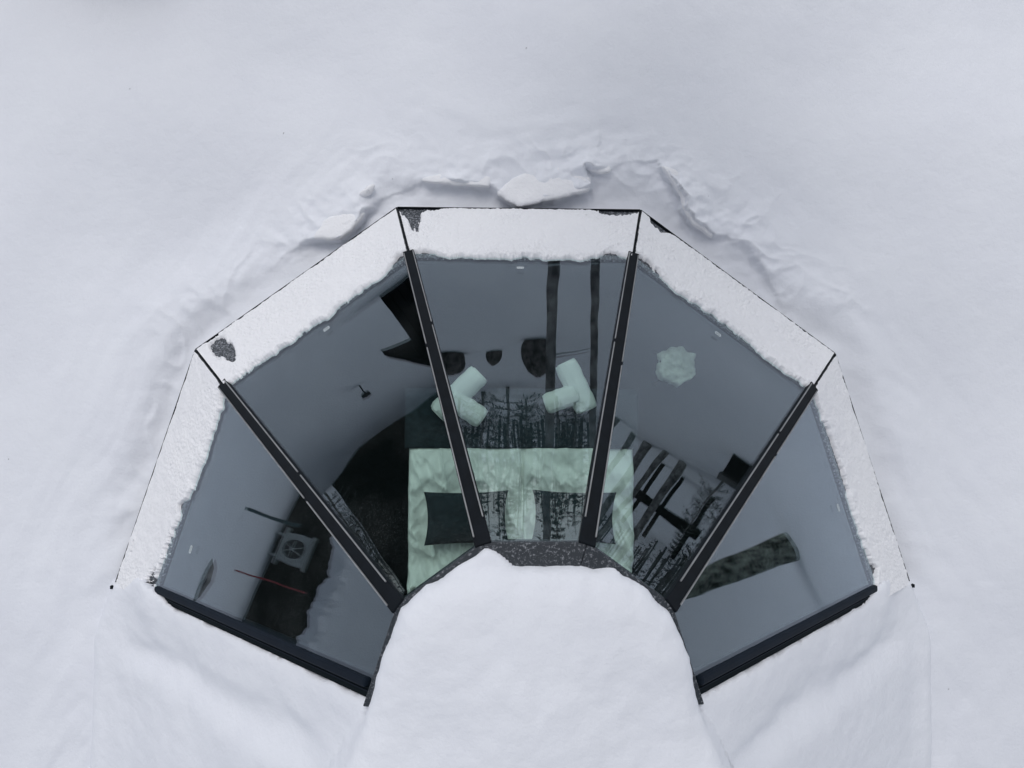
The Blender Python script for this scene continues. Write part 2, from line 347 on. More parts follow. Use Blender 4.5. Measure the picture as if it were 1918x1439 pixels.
# ------------------------------------------------------------------ glass igloo
IG = empty('glass_igloo')
tag(IG, 'faceted half-round glass igloo with black ribs, half buried in snow', 'igloo')
V0 = 0.205                                                    # the opaque lower panel ends here
for k in range(5):
    # lower metal panel under the rime
    q = [fp(k, 0, 0, -.004), fp(k, 1, 0, -.004), fp(k, 1, V0 + .012, -.004), fp(k, 0, V0 + .012, -.004)]
    b_ = [p - FN[k] * 0.03 for p in q]
    mesh_obj('lower_panel', q + b_, [(0, 1, 2, 3), (7, 6, 5, 4), (0, 4, 5, 1), (1, 5, 6, 2), (2, 6, 7, 3), (3, 7, 4, 0)], 'frost', IG)
    # thin dark eave lip standing up at the outer edge
    bar('eave_lip', A[k] + FN[k] * .0, A[k + 1] + FN[k] * .0, FN[k], 0.006, 0.05, 'black', IG, off=0.016, bev=0)
    # foundation wall below the eave
    o_ = lambda p, s: np.array([p[0] * s, p[1] * s, p[2]])
    p, q2 = o_(A[k], .993), o_(A[k + 1], .993); dn = np.array([0, 0, -1.15]); i1, i2 = o_(A[k], .96), o_(A[k + 1], .96)
    z0 = np.array([0, 0, -.03])
    vv = [p + z0, q2 + z0, q2 + dn, p + dn, i1 + z0, i2 + z0, i2 + dn, i1 + dn]
    mesh_obj('foundation_wall', vv, [(0, 1, 2, 3), (7, 6, 5, 4), (0, 4, 5, 1), (3, 2, 6, 7), (0, 3, 7, 4), (1, 5, 6, 2)], 'inwall', IG)
    # double-glazed pane, a closed slab; corners at the far end panes are rounded off
    u0, u1 = 0.004, 0.996
    T = 0.022
    outl = [(u0, V0), (u1, V0), (u1, 0.998), (u0, 0.998)]
    top = [fpe(k, u, v, 0.004) for u, v in outl]; bot = [fpe(k, u, v, 0.004 - T) for u, v in outl]
    pane = mesh_obj('glass_pane', top + bot, [(0, 1, 2, 3), (7, 6, 5, 4), (0, 4, 5, 1), (1, 5, 6, 2), (2, 6, 7, 3), (3, 7, 4, 0)], 'glass', IG)
    # fix the outward direction
    bm = bmesh.new(); bm.from_mesh(pane.data); bmesh.ops.recalc_face_normals(bm, faces=bm.faces); bm.to_mesh(pane.data); bm.free()
    # black edge seal behind the outer edge of the pane (rounded where the end panes meet the eave)
    du = 0.0125
    def seal_line(t):
        """inner border of the seal as (u, v) loop"""
        pts = []
        lu, ru, lv, hv = 0.02, 0.98, V0 + 0.028, 0.992
        rl = 0.05 if k == 0 else 0.012; rr = 0.05 if k == 4 else 0.012
        for i in range(9):
            a = math.pi + i / 8 * math.pi / 2; pts.append((lu + rl + rl * math.cos(a), lv + rl * 1.1 + rl * 1.1 * math.sin(a)))
        for i in range(9):
            a = 1.5 * math.pi + i / 8 * math.pi / 2; pts.append((ru - rr + rr * math.cos(a), lv + rr * 1.1 + rr * 1.1 * math.sin(a)))
        pts += [(ru, hv), (lu, hv)]
        return pts
    inn = seal_line(0); cu, cv = 0.5, 0.6
    outp = []
    for (u, v) in inn:
        outp.append((u0 if u < .3 else (u1 if u > .7 else u), V0 + .001 if v < .5 else 0.998))
    nI = len(inn)
    vv = [fpe(k, u, v, -.022) for u, v in inn] + [fpe(k, u, v, -.022) for u, v in outp]
    mesh_obj('edge_seal', vv, [(i, (i + 1) % nI, nI + (i + 1) % nI, nI + i) for i in range(nI)], 'seal', IG)
    # small etched maker's mark: rounded outline with two unreadable lines
    mu, mv, ml, mh = [(0.30, 0.31, .05, .016), (0.52, 0.262, .045, .017), (0.492, 0.258, .048, .012), (0.50, 0.262, .045, .017), (0.52, 0.275, .05, .016)][k]
    ctr = fp(k, mu, mv, .0052); du_ = fp(k, mu + .01, mv) - fp(k, mu - .01, mv); du_ /= np.linalg.norm(du_); dv_ = np.cross(FN[k], du_)
    ring_i = []; ring_o = []
    for i in range(24):
        a = 2 * math.pi * i / 24; sx = math.copysign(abs(math.cos(a)) ** .35, math.cos(a)); sy = math.copysign(abs(math.sin(a)) ** .35, math.sin(a))
        ring_o.append(ctr + du_ * sx * ml / 2 + dv_ * sy * mh); ring_i.append(ctr + du_ * sx * (ml / 2 - .005) + dv_ * sy * (mh - .005))
    vv = ring_i + ring_o; ff = [(i, (i + 1) % 24, 24 + (i + 1) % 24, 24 + i) for i in range(24)]
    for yy in (-.3, .3):
        b0 = len(vv); vv += [ctr + du_ * s * ml * .32 + dv_ * (yy * mh + t * .0022) for s, t in ((-1, -1), (1, -1), (1, 1), (-1, 1))]; ff.append((b0, b0 + 1, b0 + 2, b0 + 3))
    mk = mesh_obj('etched_mark', vv, ff, 'etch', pane)
# ribs between the panes, each with two aluminium beads in two lengths
for j in range(1, 5):
    un = FN[j - 1] + FN[j]; un /= np.linalg.norm(un)
    P = lambda v: A[j] + (C[j] - A[j]) * v
    rib = bar('rib', P(V0 - .004), P(1.0), un, 0.078, 0.06, 'black', IG, off=0.026)
    brk = [.62, .47, .52, .45][j - 1]
    for s, (v1, v2), (b1, b2) in ((-1, (V0 + .004, .955), (brk, brk + .012)), (1, (V0 + .004, .985), (brk + .06, brk + .072))):
        sg_ = s if j < 3 else -s
        for a_, c_ in ((v1, b1), (b2, v2)):
            bar('bead', P(a_), P(c_), un, 0.0066, 0.008, 'alu', rib, off=0.0325, side=sg_ * 0.0325, bev=0)
    # thin joint cover between the snow strips
    bar('joint_cover', P(0.0), P(V0 - .004), un, 0.008, 0.03, 'black', IG, off=0.014, bev=0)
# end frames where the glass stops against the opaque rear half
for j, sx in ((0, 1), (5, -1)):
    k = 0 if j == 0 else 4
    d = C[j] - A[j]; d /= np.linalg.norm(d); un = np.cross(d, (0, 1, 0)); un = un if un[2] > 0 else -un
    P = lambda v, y=0.0: A[j] + (C[j] - A[j]) * v + np.array([0, y, 0])
    fr = bar('end_frame', P(.225, .096), P(.992, .096), un, 0.046, 0.09, 'blue', IG, off=0.004, bev=0.012)
    bar('end_channel', P(.225, .048), P(1.0, .048), un, 0.05, 0.10, 'seal', IG, off=-0.022, bev=0)
    bar('end_bead', P(.23, .055), P(1.0, .055), un, 0.005, 0.012, 'blue', IG, off=-0.016, bev=0)
    bar('end_flashing', P(.21, -.012), P(1.0, -.012), un, 0.056, 0.10, 'black', IG, off=-0.05, bev=0)
    # small steel bracket at the foot
    br = mesh_obj('foot_bracket', *join(box_vf(A[j] + np.array([-sx * .0, -.005, .012]), (.03, 0, 0), (0, .012, 0), (0, 0, .02)),
                                       box_vf(A[j] + np.array([sx * .02, -.035, .008]), (.012, .0, 0), (.02 * sx, .03, 0), (0, 0, .012)),
                                       box_vf(A[j] + np.array([sx * .055, -.02, .014]), (.035, .012 * sx, 0), (0, .008, 0), (0, 0, .008))), 'black', IG)
# ring beam at the top and the opaque ceiling disc
for k in range(5):
    ci = [np.array([p[0] * .66, p[1] * .66, ZC + .05]) for p in (C[k], C[k + 1])]
    co = [np.array([p[0] * 1.03, p[1] * 1.03, ZC + .008]) for p in (C[k], C[k + 1])]
    vv = [co[0], co[1], ci[1], ci[0]]; vv = [v + FN[k] * .0 for v in vv] + [v - np.array([0, 0, .09]) for v in vv]
    bevel(mesh_obj('ring_beam', vv, [(0, 1, 2, 3), (7, 6, 5, 4), (0, 4, 5, 1), (1, 5, 6, 2), (2, 6, 7, 3), (3, 7, 4, 0)], 'rime', IG), .006)
cp = [np.array([.72 * math.cos(math.radians(a)), .72 * math.sin(math.radians(a)), ZC - .05]) for a in range(0, 360, 36)]
mesh_obj('ceiling_disc', cp + [p + np.array([0, 0, .04]) for p in cp], [tuple(range(9, -1, -1)), tuple(range(10, 20))] + [(i, (i + 1) % 10, 10 + (i + 1) % 10, 10 + i) for i in range(10)], 'inwall', IG)
# opaque rear roof, rear wall and floor
prof = [(-2.92, -.14), (-.76, 2.09), (.76, 2.09), (2.92, -.14)]
vv = [(x, y, z) for y in (-.035, -3.6) for x, z in prof] + [(x, y, z - .06) for y in (-.035, -3.6) for x, z in prof]
ff = [(i, i + 1, i + 5, i + 4) for i in range(3)] + [(8 + i, 12 + i, 13 + i, 9 + i) for i in range(3)]
mesh_obj('rear_roof', vv, ff, 'inwall', IG)
mesh_obj('rear_wall', [(-2.9, -.75, -.4), (2.9, -.75, -.4), (2.9, -.75, 0), (.76, -.75, 2.24), (-.76, -.75, 2.24), (-2.9, -.75, 0)], [(0, 1, 2, 3, 4, 5)], 'inwall', IG)
fl = [np.array([2.88 * math.cos(a), 2.88 * math.sin(a), -.35]) for a in ANG] + [np.array([2.88, -3.4, -.35]), np.array([-2.88, -3.4, -.35])]
mesh_obj('floor', fl, [tuple(range(7, -1, -1))], 'floor', IG)
for sx in (-1, 1):
    abox('rear_side_wall', (sx * 2.93 - .02, -3.6, -1.1), (sx * 2.93 + .02, -.02, .0), 'inwall', IG, 0)

# ------------------------------------------------------------------ snow strips on the lower panels
BAND = ['rime snow strip on the left foot panel, running down to the left bracket',
        'rime snow strip on the slanting upper left panel, bare patch at its left end',
        'rime snow strip along the level top panel, bare dark patch in its corner',
        'rime snow strip on the slanting upper right panel, cracked near the glass',
        'rime snow strip on the right foot panel, running down to the right bracket']
def blob(u, v, cu, cv, su, sv, ang=0.0):
    c, s = math.cos(ang), math.sin(ang); a = (u - cu); b = (v - cv)
    return np.exp(-((a * c + b * s) / su) ** 2 - ((-a * s + b * c) / sv) ** 2)
for k in range(5):
    nu, nv = 430, 150
    us = np.linspace(0.0036, 0.9964, nu); vs = np.linspace(0.006, 0.262, nv)
    U, Vv = np.meshgrid(us, vs)
    L = 1.854
    X_ = U * L; Y_ = Vv * 3.15
    edge = V0 + [.012, .012, .014, .012, .004][k] + 0.010 * fbm(U * 4.0, U * 0 + k * 3.3, 3, 90 + k) + 0.007 * fbm(X_ * 13, Y_ * 13, 4, 95 + k) * (1 + .8 * fbm(X_ * 2.5, Y_ * 0, 2, 97 + k))
    if k == 2: edge = edge - .022 * blob(U, Vv, .06, .2, .07, .3) - .026 * blob(U, Vv, .90, .2, .055, .3)
    if k == 1: edge = edge - .03 * blob(U, Vv, .95, .2, .06, .3) + .012 * blob(U, Vv, .55, .2, .05, .5)
    if k == 3: edge = edge - .034 * blob(U, Vv, .07, .2, .09, .3) - .012 * blob(U, Vv, .55, .2, .15, .3) + .008 * blob(U, Vv, .8, .2, .12, .3)
    if k == 0: edge = edge + .02 * blob(U, Vv, .72, .2, .22, .5) - .04 * blob(U, Vv, .44, .24, .025, .05)
    if k == 4: edge = edge - .012 * blob(U, Vv, .4, .2, .25, .5)
    cov = (edge - Vv) * 3.15                                    # metres inside the upper edge
    low = (Vv * 3.15 - 0.006 - 0.012 * np.clip(fbm(X_ * 5, Y_ * 0 + k, 3, 120 + k) + .25, 0, 1))
    base = np.minimum(cov, low + 0.02)
    patch = np.zeros_like(U)
    if k == 1: patch = 1.5 * blob(U, Vv, .075, .055, .034, .05, .3) + 1.5 * blob(U, Vv, .105, .10, .026, .055, .15)
    if k == 2: patch = 1.7 * blob(U, Vv, .045, .015, .05, .035) + 1.5 * blob(U, Vv, .058, .06, .024, .055, .1) + 1.4 * blob(U, Vv, .12, .004, .05, .012) + 1.6 * blob(U, Vv, .90, .006, .085, .022)
    if k == 3: patch = 1.6 * blob(U, Vv, .10, .010, .05, .022)
    if k == 0: patch = 1.1 * blob(U, Vv, .07, .18, .08, .04) + .75 * blob(U, Vv, .27, .205, .10, .018) + .6 * blob(U, Vv, .18, .03, .1, .012) + .9 * blob(U, Vv, .44, .235, .018, .05)
    if k == 4: patch = .9 * blob(U, Vv, .86, .19, .03, .02)
    n1 = fbm(X_ * 26, Y_ * 26, 4, 130 + k)
    patch = patch * (1 + .55 * fbm(X_ * 30, Y_ * 12, 3, 170 + k)) 
    cvr = np.clip(base / 0.05, -1, 1) - patch * 1.6 + (0.09 + .35 * np.clip(patch, 0, .5)) * n1 + 0.10
    tex = [1.3, 1.3, 2.2, 1.8, 1.0][k]
    lump = fbm(X_ * 9, Y_ * 8, 3, 140 + k); fine = fbm(X_ * 40 + 3, Y_ * 40, 3, 145 + k)
    msk = sstep(-.35, .5, fbm(X_ * 1.7, Y_ * 1.7, 2, 150 + k))
    near_edge = np.exp(-np.clip(cov, 0, None) / 0.07)
    h = 0.014 + 0.012 * near_edge * (1 + .7 * lump) + 0.005 * lump + tex * (.0004 + .0034 * msk + .002 * near_edge) * fine
    # small pits that let the panel show through
    pit = np.clip(fbm(X_ * 42, Y_ * 42, 3, 160 + k) - [1.05, 1.02, .98, .80, 1.05][k] + [.25, .2, .3, .32, .2][k] * near_edge, 0, 1)
    pit = pit + np.clip(fbm(X_ * 15 + 7, Y_ * 22, 4, 180 + k) - 1.0 + [.35, .25, .35, .3, .25][k] * near_edge, 0, 1) * 1.5
    h = h * sstep(0.0, 0.55, cvr) ** .5 - 0.05 * pit
    H = np.where(cvr > 0.01, np.clip(h, -.012, None), -.012)
    PT = (A[k][None, None] * (1 - U[..., None]) + A[k + 1][None, None] * U[..., None]) * (1 - Vv[..., None]) + (C[k][None, None] * (1 - U[..., None]) + C[k + 1][None, None] * U[..., None]) * Vv[..., None]
    H = H + 0.006
    # clumps droop outward over the edge a little
    PT = PT + FN[k][None, None] * H[..., None]
    hm = np.maximum(np.maximum(H[:-1, :-1], H[1:, :-1]), np.maximum(H[:-1, 1:], H[1:, 1:]))
    keep = hm > -0.004
    o = grid_obj('snow_strip', PT[..., 0], PT[..., 1], PT[..., 2], 'crust', keep)
    tag(o, BAND[k], 'snow strip', 'snow strips on the igloo foot panels')

# ------------------------------------------------------------------ snow on the roof
rx = np.arange(-3.46, 3.461, 0.0135); ry = np.concatenate([np.arange(-3.6, -1.75, 0.08), np.arange(-1.75, 0.78, 0.0135)])
X, Y = np.meshgrid(rx, ry); ax_ = np.abs(X)
s_ = np.where(ax_ < .76, ZC, ZC * (3 - ax_) / (3 - .76))
wav = fbm(X * 1.3, Y * 1.3, 4, 200)
side = s_ + 0.005 + 0.035 * wav + 0.05 * sstep(-.15, -.6, Y) - 0.085 * np.exp(-((Y + .36 + .05 * wav + .03 * (ax_ - 1.8)) / .11) ** 2) * sstep(3.0, 2.5, ax_) * sstep(.8, 1.3, ax_)
eo = 3.06 + 0.14 * sstep(.05, -.45, Y) + 0.02 * fbm(Y * 1.1, Y * 0 + np.sign(X) * 3, 2, 210)
flo = .015 + .02 * fbm(X * 2, Y * 2, 2, 212)
side = flo + np.logaddexp(0, (side - flo) / .09) * .09              # the slope runs out softly into a flat shoulder
rim = np.clip((ax_ - (eo - .13)) / .13, 0, 1)
side = side - 0.13 * (1 - np.sqrt(np.clip(1 - rim ** 2, 0, 1)))
side = np.where(ax_ > eo, -.5, side)
# central cap, thicker, rounded at its rim
th = np.arctan2(np.clip(Y, 0, None), X)
rr_ = np.hypot(X, np.clip(Y, 0, None))
tt_ = np.minimum(th, math.pi - th)
polyR = .7223 / np.cos(np.mod(th, math.radians(36)) - math.radians(18))
capr = (.55 * polyR + .45 * .748) * (.872 + .123 * sstep(1.42, .80, tt_)) + 0.012 * fbm(th * 2.6, th * 0, 3, 220) + 0.010 * fbm(X * 8, Y * 8, 3, 225) + .48 * np.clip(-Y, 0, 1.5) ** 1.05
din = capr - rr_
prof_ = np.sqrt(np.clip(1 - (1 - np.clip(din / .16, 0, 1)) ** 2, 0, 1))
cap = ZC + .035 + .11 * prof_ + 0.17 * np.clip(din, 0, .7) - .06 * np.clip(din, 0, .7) ** 2 + 0.022 * wav
cap = np.where(din > 0, cap, ZC + .035 + 0.022 * wav + din * 3.2)
incap = din > -.045
# soft shoulder left of the cap where snow lies on the ring
sh = polyR * .995 + .012 * fbm(th * 3, th * 0 + 4, 3, 230) - .09 * sstep(.42, .2, np.abs(th - 1.45)) - .06 * sstep(.3, .15, np.abs(th - .55))
shoulder = (rr_ < sh + .03) & (Y > .02)
hs = np.where(rr_ < sh, ZC + .022 + .05 * np.sqrt(np.clip((sh - rr_) / .1, 0, 1)) * (1 + .3 * wav), ZC + .022 - (rr_ - sh) * 2.5)
fringe = .018 + .010 * fbm(X * 6, Y * 6, 3, 240) + .009 * fbm(X * 26, Y * 26, 3, 245) + 0.10 * sstep(2.25, 2.6, ax_) - .09 * sstep(2.7, 2.9, ax_)
back = Y < fringe + .035
over = np.clip(Y - fringe, 0, None)
bury = .05 * np.exp(-((ax_ - 2.58) / .13) ** 2) * sstep(-.25, .0, Y)
sz = side + bury - 0.03 * np.exp(-np.clip(fringe - Y, 0, None) / .03) - over * 3.0
lo_ = np.full_like(X, -9.0)
Z = np.maximum(np.maximum(np.where(incap, cap, lo_), np.where(shoulder, hs, lo_)), np.where(back, sz, lo_))
ok = Z > -5
sft = np.where(incap & (cap >= Z - 1e-6), np.clip(-din, 0, .045) * .93 * sstep(-.10, -.03, Y), 0)
sf2 = np.where(shoulder & (hs >= Z - 1e-6), np.clip(rr_ - sh, 0, .03) * .93, 0); sft = np.maximum(sft, sf2)
sfy = np.where(back & (sz >= Z - 1e-6), np.clip(over, 0, .035) * .9, 0)
X0, Y0 = X, Y
X = X * (1 - sft / np.maximum(rr_, .05)); Y = np.where(Y0 > 0, Y0 * (1 - sft / np.maximum(rr_, .05)), Y0) - sfy
Z = np.where(ok, Z + .003 * fbm(X * 11, Y * 11, 3, 250), 0)
km = ok[:-1, :-1] & ok[1:, :-1] & ok[:-1, 1:] & ok[1:, 1:]
roof_snow = grid_obj('roof_snow', X, Y, Z, 'snow', km)
tag(roof_snow, 'thick rounded snow cap over the igloo top and its opaque rear roof', 'snow cap')

# ------------------------------------------------------------------ broken crust slabs
def slab(pts, z, thick, tilt, label, seed):
    pts = np.array(pts); c = pts.mean(0); n = len(pts); out = []
    r = np.random.default_rng(seed)
    for i in range(n):
        p, q = pts[i], pts[(i + 1) % n]
        m = max(2, int(np.hypot(*(q - p)) / .02))
        for t in range(m): out.append(p + (q - p) * t / m)
    out = np.array(out)
    for _ in range(2): out = (np.roll(out, 1, 0) + out * 2 + np.roll(out, -1, 0)) / 4
    nn = len(out); jit = fbm(out[:, 0] * 14, out[:, 1] * 14, 3, seed) * .012; d = out - c; dl = np.hypot(d[:, 0], d[:, 1])[:, None]
    out = out + d / dl * jit[:, None]
    V = []; F = []
    rings = [(-.035, -thick * 1.4), (-.012, -thick * .7), (0, -thick * .3), (0, thick * .15), (-.008, thick * .62), (-.022, thick * .9), (-.05, thick), (-.12, thick * 1.02)]
    for off, h in rings:
        q = out + d / dl * np.maximum(off, -dl * .8)
        for p in q:
            V.append((p[0], p[1], z + h + tilt[0] * (p[0] - c[0]) + tilt[1] * (p[1] - c[1]) + .006 * float(fbm(np.array([p[0] * 9]), np.array([p[1] * 9]), 3, seed)[0])))
    V.append((c[0], c[1], z + thick * 1.03))
    for j in range(len(rings) - 1):
        for i in range(nn): F.append((j * nn + i, j * nn + (i + 1) % nn, (j + 1) * nn + (i + 1) % nn, (j + 1) * nn + i))
    b0 = (len(rings) - 1) * nn
    for i in range(nn): F.append((b0 + i, b0 + (i + 1) % nn, len(V) - 1))
    o = mesh_obj('snow_slab', V, F, 'crust', None, True)
    return tag(o, label, 'snow slab', 'broken crust slabs above the igloo')
slab([(-0.175, 2.976), (-0.114, 3.058), (0.108, 3.216), (0.454, 3.236), (0.556, 3.107), (0.548, 3.013), (0.271, 2.936), (-0.02, 2.872)], -.030, .035, (.0, -.24), 'largest broken snow slab, jutting towards the middle of the top panel', 1)
slab([(-0.741, 3.067), (-0.761, 3.099), (-0.58, 3.142), (-0.196, 3.13), (-0.216, 3.032), (-0.499, 3.045)], -.035, .03, (.0, -.3), 'long narrow snow slab left of the largest slab', 2)
slab([(-1.242, 2.956), (-1.203, 3.005), (-1.103, 3.054), (-1.102, 3.006), (-1.174, 2.948)], -.03, .03, (.1, .1), 'smallest loose snow lump, at the left end above the top panel', 3)
slab([(0.494, 3.229), (0.564, 3.27), (0.711, 3.231), (0.703, 3.149), (0.605, 3.14), (0.515, 3.18)], -.035, .03, (.1, -.25), 'small curved snow slab at the right tip of the largest slab', 4)
slab([(1.087, 3.216), (1.259, 2.968), (1.259, 2.89), (1.341, 2.764), (1.505, 2.663), (1.538, 2.831), (1.456, 3.035), (1.292, 3.198)], -.055, .035, (-.26, -.10), 'long snow slab right of the top corner, sharp edge facing left', 5)
slab([(-1.579, 2.624), (-1.363, 2.614), (-1.26, 2.7), (-1.173, 2.835), (-1.302, 2.862), (-1.501, 2.779)], -.055, .035, (.12, -.26), 'snow slab overhanging the upper left panel edge', 6)

# ------------------------------------------------------------------ inside: bed, bedding, towels, stool
bed = empty('double_bed', (0.015, 0.4, -.35)); tag(bed, 'wide double bed with white duvets under the middle glass panes', 'bed')
abox('bed_base', (-.80, -1.0, 0.0), (.80, 1.03, .30), 'inwall', bed, .01)
mt = abox('mattress', (-.815, -1.02, .30), (.815, 1.045, .56), 'linen', bed, .05)
def cloth_grid(name, x0, x1, y0, y1, zf, mat, parent=None, n=(120, 120), drop=0.0):
    xs = np.linspace(x0, x1, n[0]); ys = np.linspace(y0, y1, n[1]); Xc, Yc = np.meshgrid(xs, ys)
    Zc = zf(Xc, Yc)
    e = np.minimum(np.minimum(Xc - x0, x1 - Xc), np.minimum(Yc - y0, y1 - Yc))
    Zc = Zc - drop * (1 - np.sqrt(np.clip(1 - (1 - np.clip(e / .035, 0, 1)) ** 2, 0, 1)))
    return grid_obj(name, Xc, Yc, Zc, mat, None, parent)
def duvet_z(seed):
    def f(Xc, Yc):
        wr = 1 - np.abs(fbm(Xc * 5 + Yc * 2, Yc * 2.2, 3, seed)); 
        wr2 = 1 - np.abs(fbm(Xc * 9 - Yc * 4, Yc * 5, 2, seed + 7))
        return .585 + .05 * fbm(Xc * 2.5, Yc * 2.5, 3, seed + 3) + .008 * np.clip(wr2, 0, 1) ** 4 + .042 * np.clip(wr, 0, 1) ** 3 * (1 + sstep(.1, -.4, Yc))
    return f
cloth_grid('duvet', -.822, .004, -.9, .655, duvet_z(300), 'linen', bed, drop=.06)
cloth_grid('duvet', .012, .826, -.9, .658, duvet_z(310), 'linen', bed, drop=.06)
rn = cloth_grid('bed_runner', -.835, .87, 1.045, 1.485, lambda Xc, Yc: .262 - .0 * Xc + .012 * fbm(Xc * 4, Yc * 4, 3, 320) - .05 * sstep(1.43, 1.485, Yc), 'runner', None, (160, 60), .03)
tag(rn, 'slate grey blanket laid across the foot of the bed', 'blanket')
def cushion(c, wx, wy, rot, label, seed):
    n = 40; xs = np.linspace(-1, 1, n); a, b = np.meshgrid(xs, xs)
    puff = (np.clip(1 - np.abs(a) ** 2.6, 0, 1) * np.clip(1 - np.abs(b) ** 2.6, 0, 1)) ** .6
    sx = a * wx / 2 * (1 - .09 * (1 - b ** 2)); sy = b * wy / 2 * (1 - .07 * (1 - a ** 2))
    cr, sr = math.cos(rot), math.sin(rot)
    V = []; F = []
    for sgn in (1, -1):
        Zq = sgn * .075 * puff + .01 * fbm(a * 2, b * 2, 3, seed) * puff
        V += list(zip((sx * cr - sy * sr).ravel(), (sx * sr + sy * cr).ravel(), Zq.ravel()))
    for i in range(n - 1):
        for j in range(n - 1):
            q = (i * n + j, i * n + j + 1, (i + 1) * n + j + 1, (i + 1) * n + j); F.append(q); F.append(tuple(n * n + t for t in reversed(q)))
    o = mesh_obj('cushion', V, F, 'cushion', None, True); o.location = c; o.rotation_euler = (-.12, 0, 0)
    return tag(o, label, 'cushion', 'charcoal cushions on the bed')
cushion((-.378, .565, .385), .60, .375, .02, 'charcoal cushion on the left duvet', 330)
cushion((.385, .572, .385), .60, .365, -.03, 'charcoal cushion on the right duvet', 340)
def towel(p, q, r, label, seed):
    p = np.array(p); q = np.array(q); n = 14
    pts = [p + (q - p) * t for t in np.linspace(0, 1, n)]
    rad = [r * (.90 if i in (0, n - 1) else 1) * (1 + .03 * math.sin(i * 1.7 + seed)) for i in range(n)]
    V, F = tube_vf(pts, rad, 20)
    d = (q - p) / np.linalg.norm(q - p)
    # free edge of the roll as a raised lap
    lap = []
    sd_ = np.cross(d, (0, 0, 1)); sd_ /= np.linalg.norm(sd_)
    for t in (0.01, .99):
        for a in (.9, 1.15, 1.4):
            lap.append(p + (q - p) * t + (sd_ * math.cos(a) + np.array([0, 0, 1]) * math.sin(a)) * (r * (1.0 + .07 * (1.4 - a) / .5)))
    V, F = join((V, F), (lap, [(0, 1, 4, 3), (1, 2, 5, 4)]))
    o = mesh_obj('rolled_towel', V, F, 'towel', None, True)
    # spiral at both ends
    for e, s in ((p, -1), (q, 1)):
        sp = [e + d * s * .004 + (sd_ * math.cos(a) + np.array([0, 0, 1]) * math.sin(a)) * r * .85 * a / (5 * math.pi) for a in np.linspace(.6, 5 * math.pi, 50)]
        mesh_obj('end_spiral', *tube_vf(sp, .004, 4), 'towel', o)
    return tag(o, label, 'rolled towel', 'rolled white towels at the foot of the bed')
towel((-.293, 1.585, .355), (-.585, 1.30, .355), .085, 'longer rolled white towel of the left pair, half behind the rib', 1)
towel((-.50, 1.42, .40), (-.272, 1.265, .355), .078, 'shorter rolled white towel of the left pair, pointing right', 2)
towel((.322, 1.665, .355), (.478, 1.335, .355), .085, 'longer rolled white towel of the right pair, slanting down right', 3)
towel((.185, 1.37, .35), (.40, 1.45, .395), .075, 'shorter rolled white towel of the right pair, pointing left', 4)
# fur-topped stool
st = empty('fur_stool', (1.185, 1.665, -.35)); tag(st, 'round stool topped with pale sheepskin seen through the upper right pane', 'stool')
V = []; F = []; nA, nR = 64, 14
for i in range(nR):
    for j in range(nA):
        a = 2 * math.pi * j / nA; t = i / (nR - 1)
        R_ = .150 * (1 + .16 * float(fbm(np.array([math.cos(a) * 2.2]), np.array([math.sin(a) * 2.2]), 3, 350)[0])) * t
        V.append((R_ * math.cos(a), R_ * math.sin(a), .47 + .03 * math.sqrt(max(0, 1 - t ** 3)) + .015 * float(fbm(np.array([R_ * math.cos(a) * 25]), np.array([R_ * math.sin(a) * 25]), 3, 351)[0]) - (.09 if i == nR - 1 else 0)))
for i in range(nR - 1):
    for j in range(nA): F.append((i * nA + j, i * nA + (j + 1) % nA, (i + 1) * nA + (j + 1) % nA, (i + 1) * nA + j))
mesh_obj('sheepskin', V, F, 'fur', st, True)
mesh_obj('seat', *tube_vf([(0, 0, .38), (0, 0, .455)], .125, 24), 'inwall', st)
for a in range(3):
    c_, s_a = math.cos(a * 2.094), math.sin(a * 2.094)
    mesh_obj('leg', *tube_vf([(c_ * .09, s_a * .09, .4), (c_ * .15, s_a * .15, 0)], .013, 8), 'inwall', st)

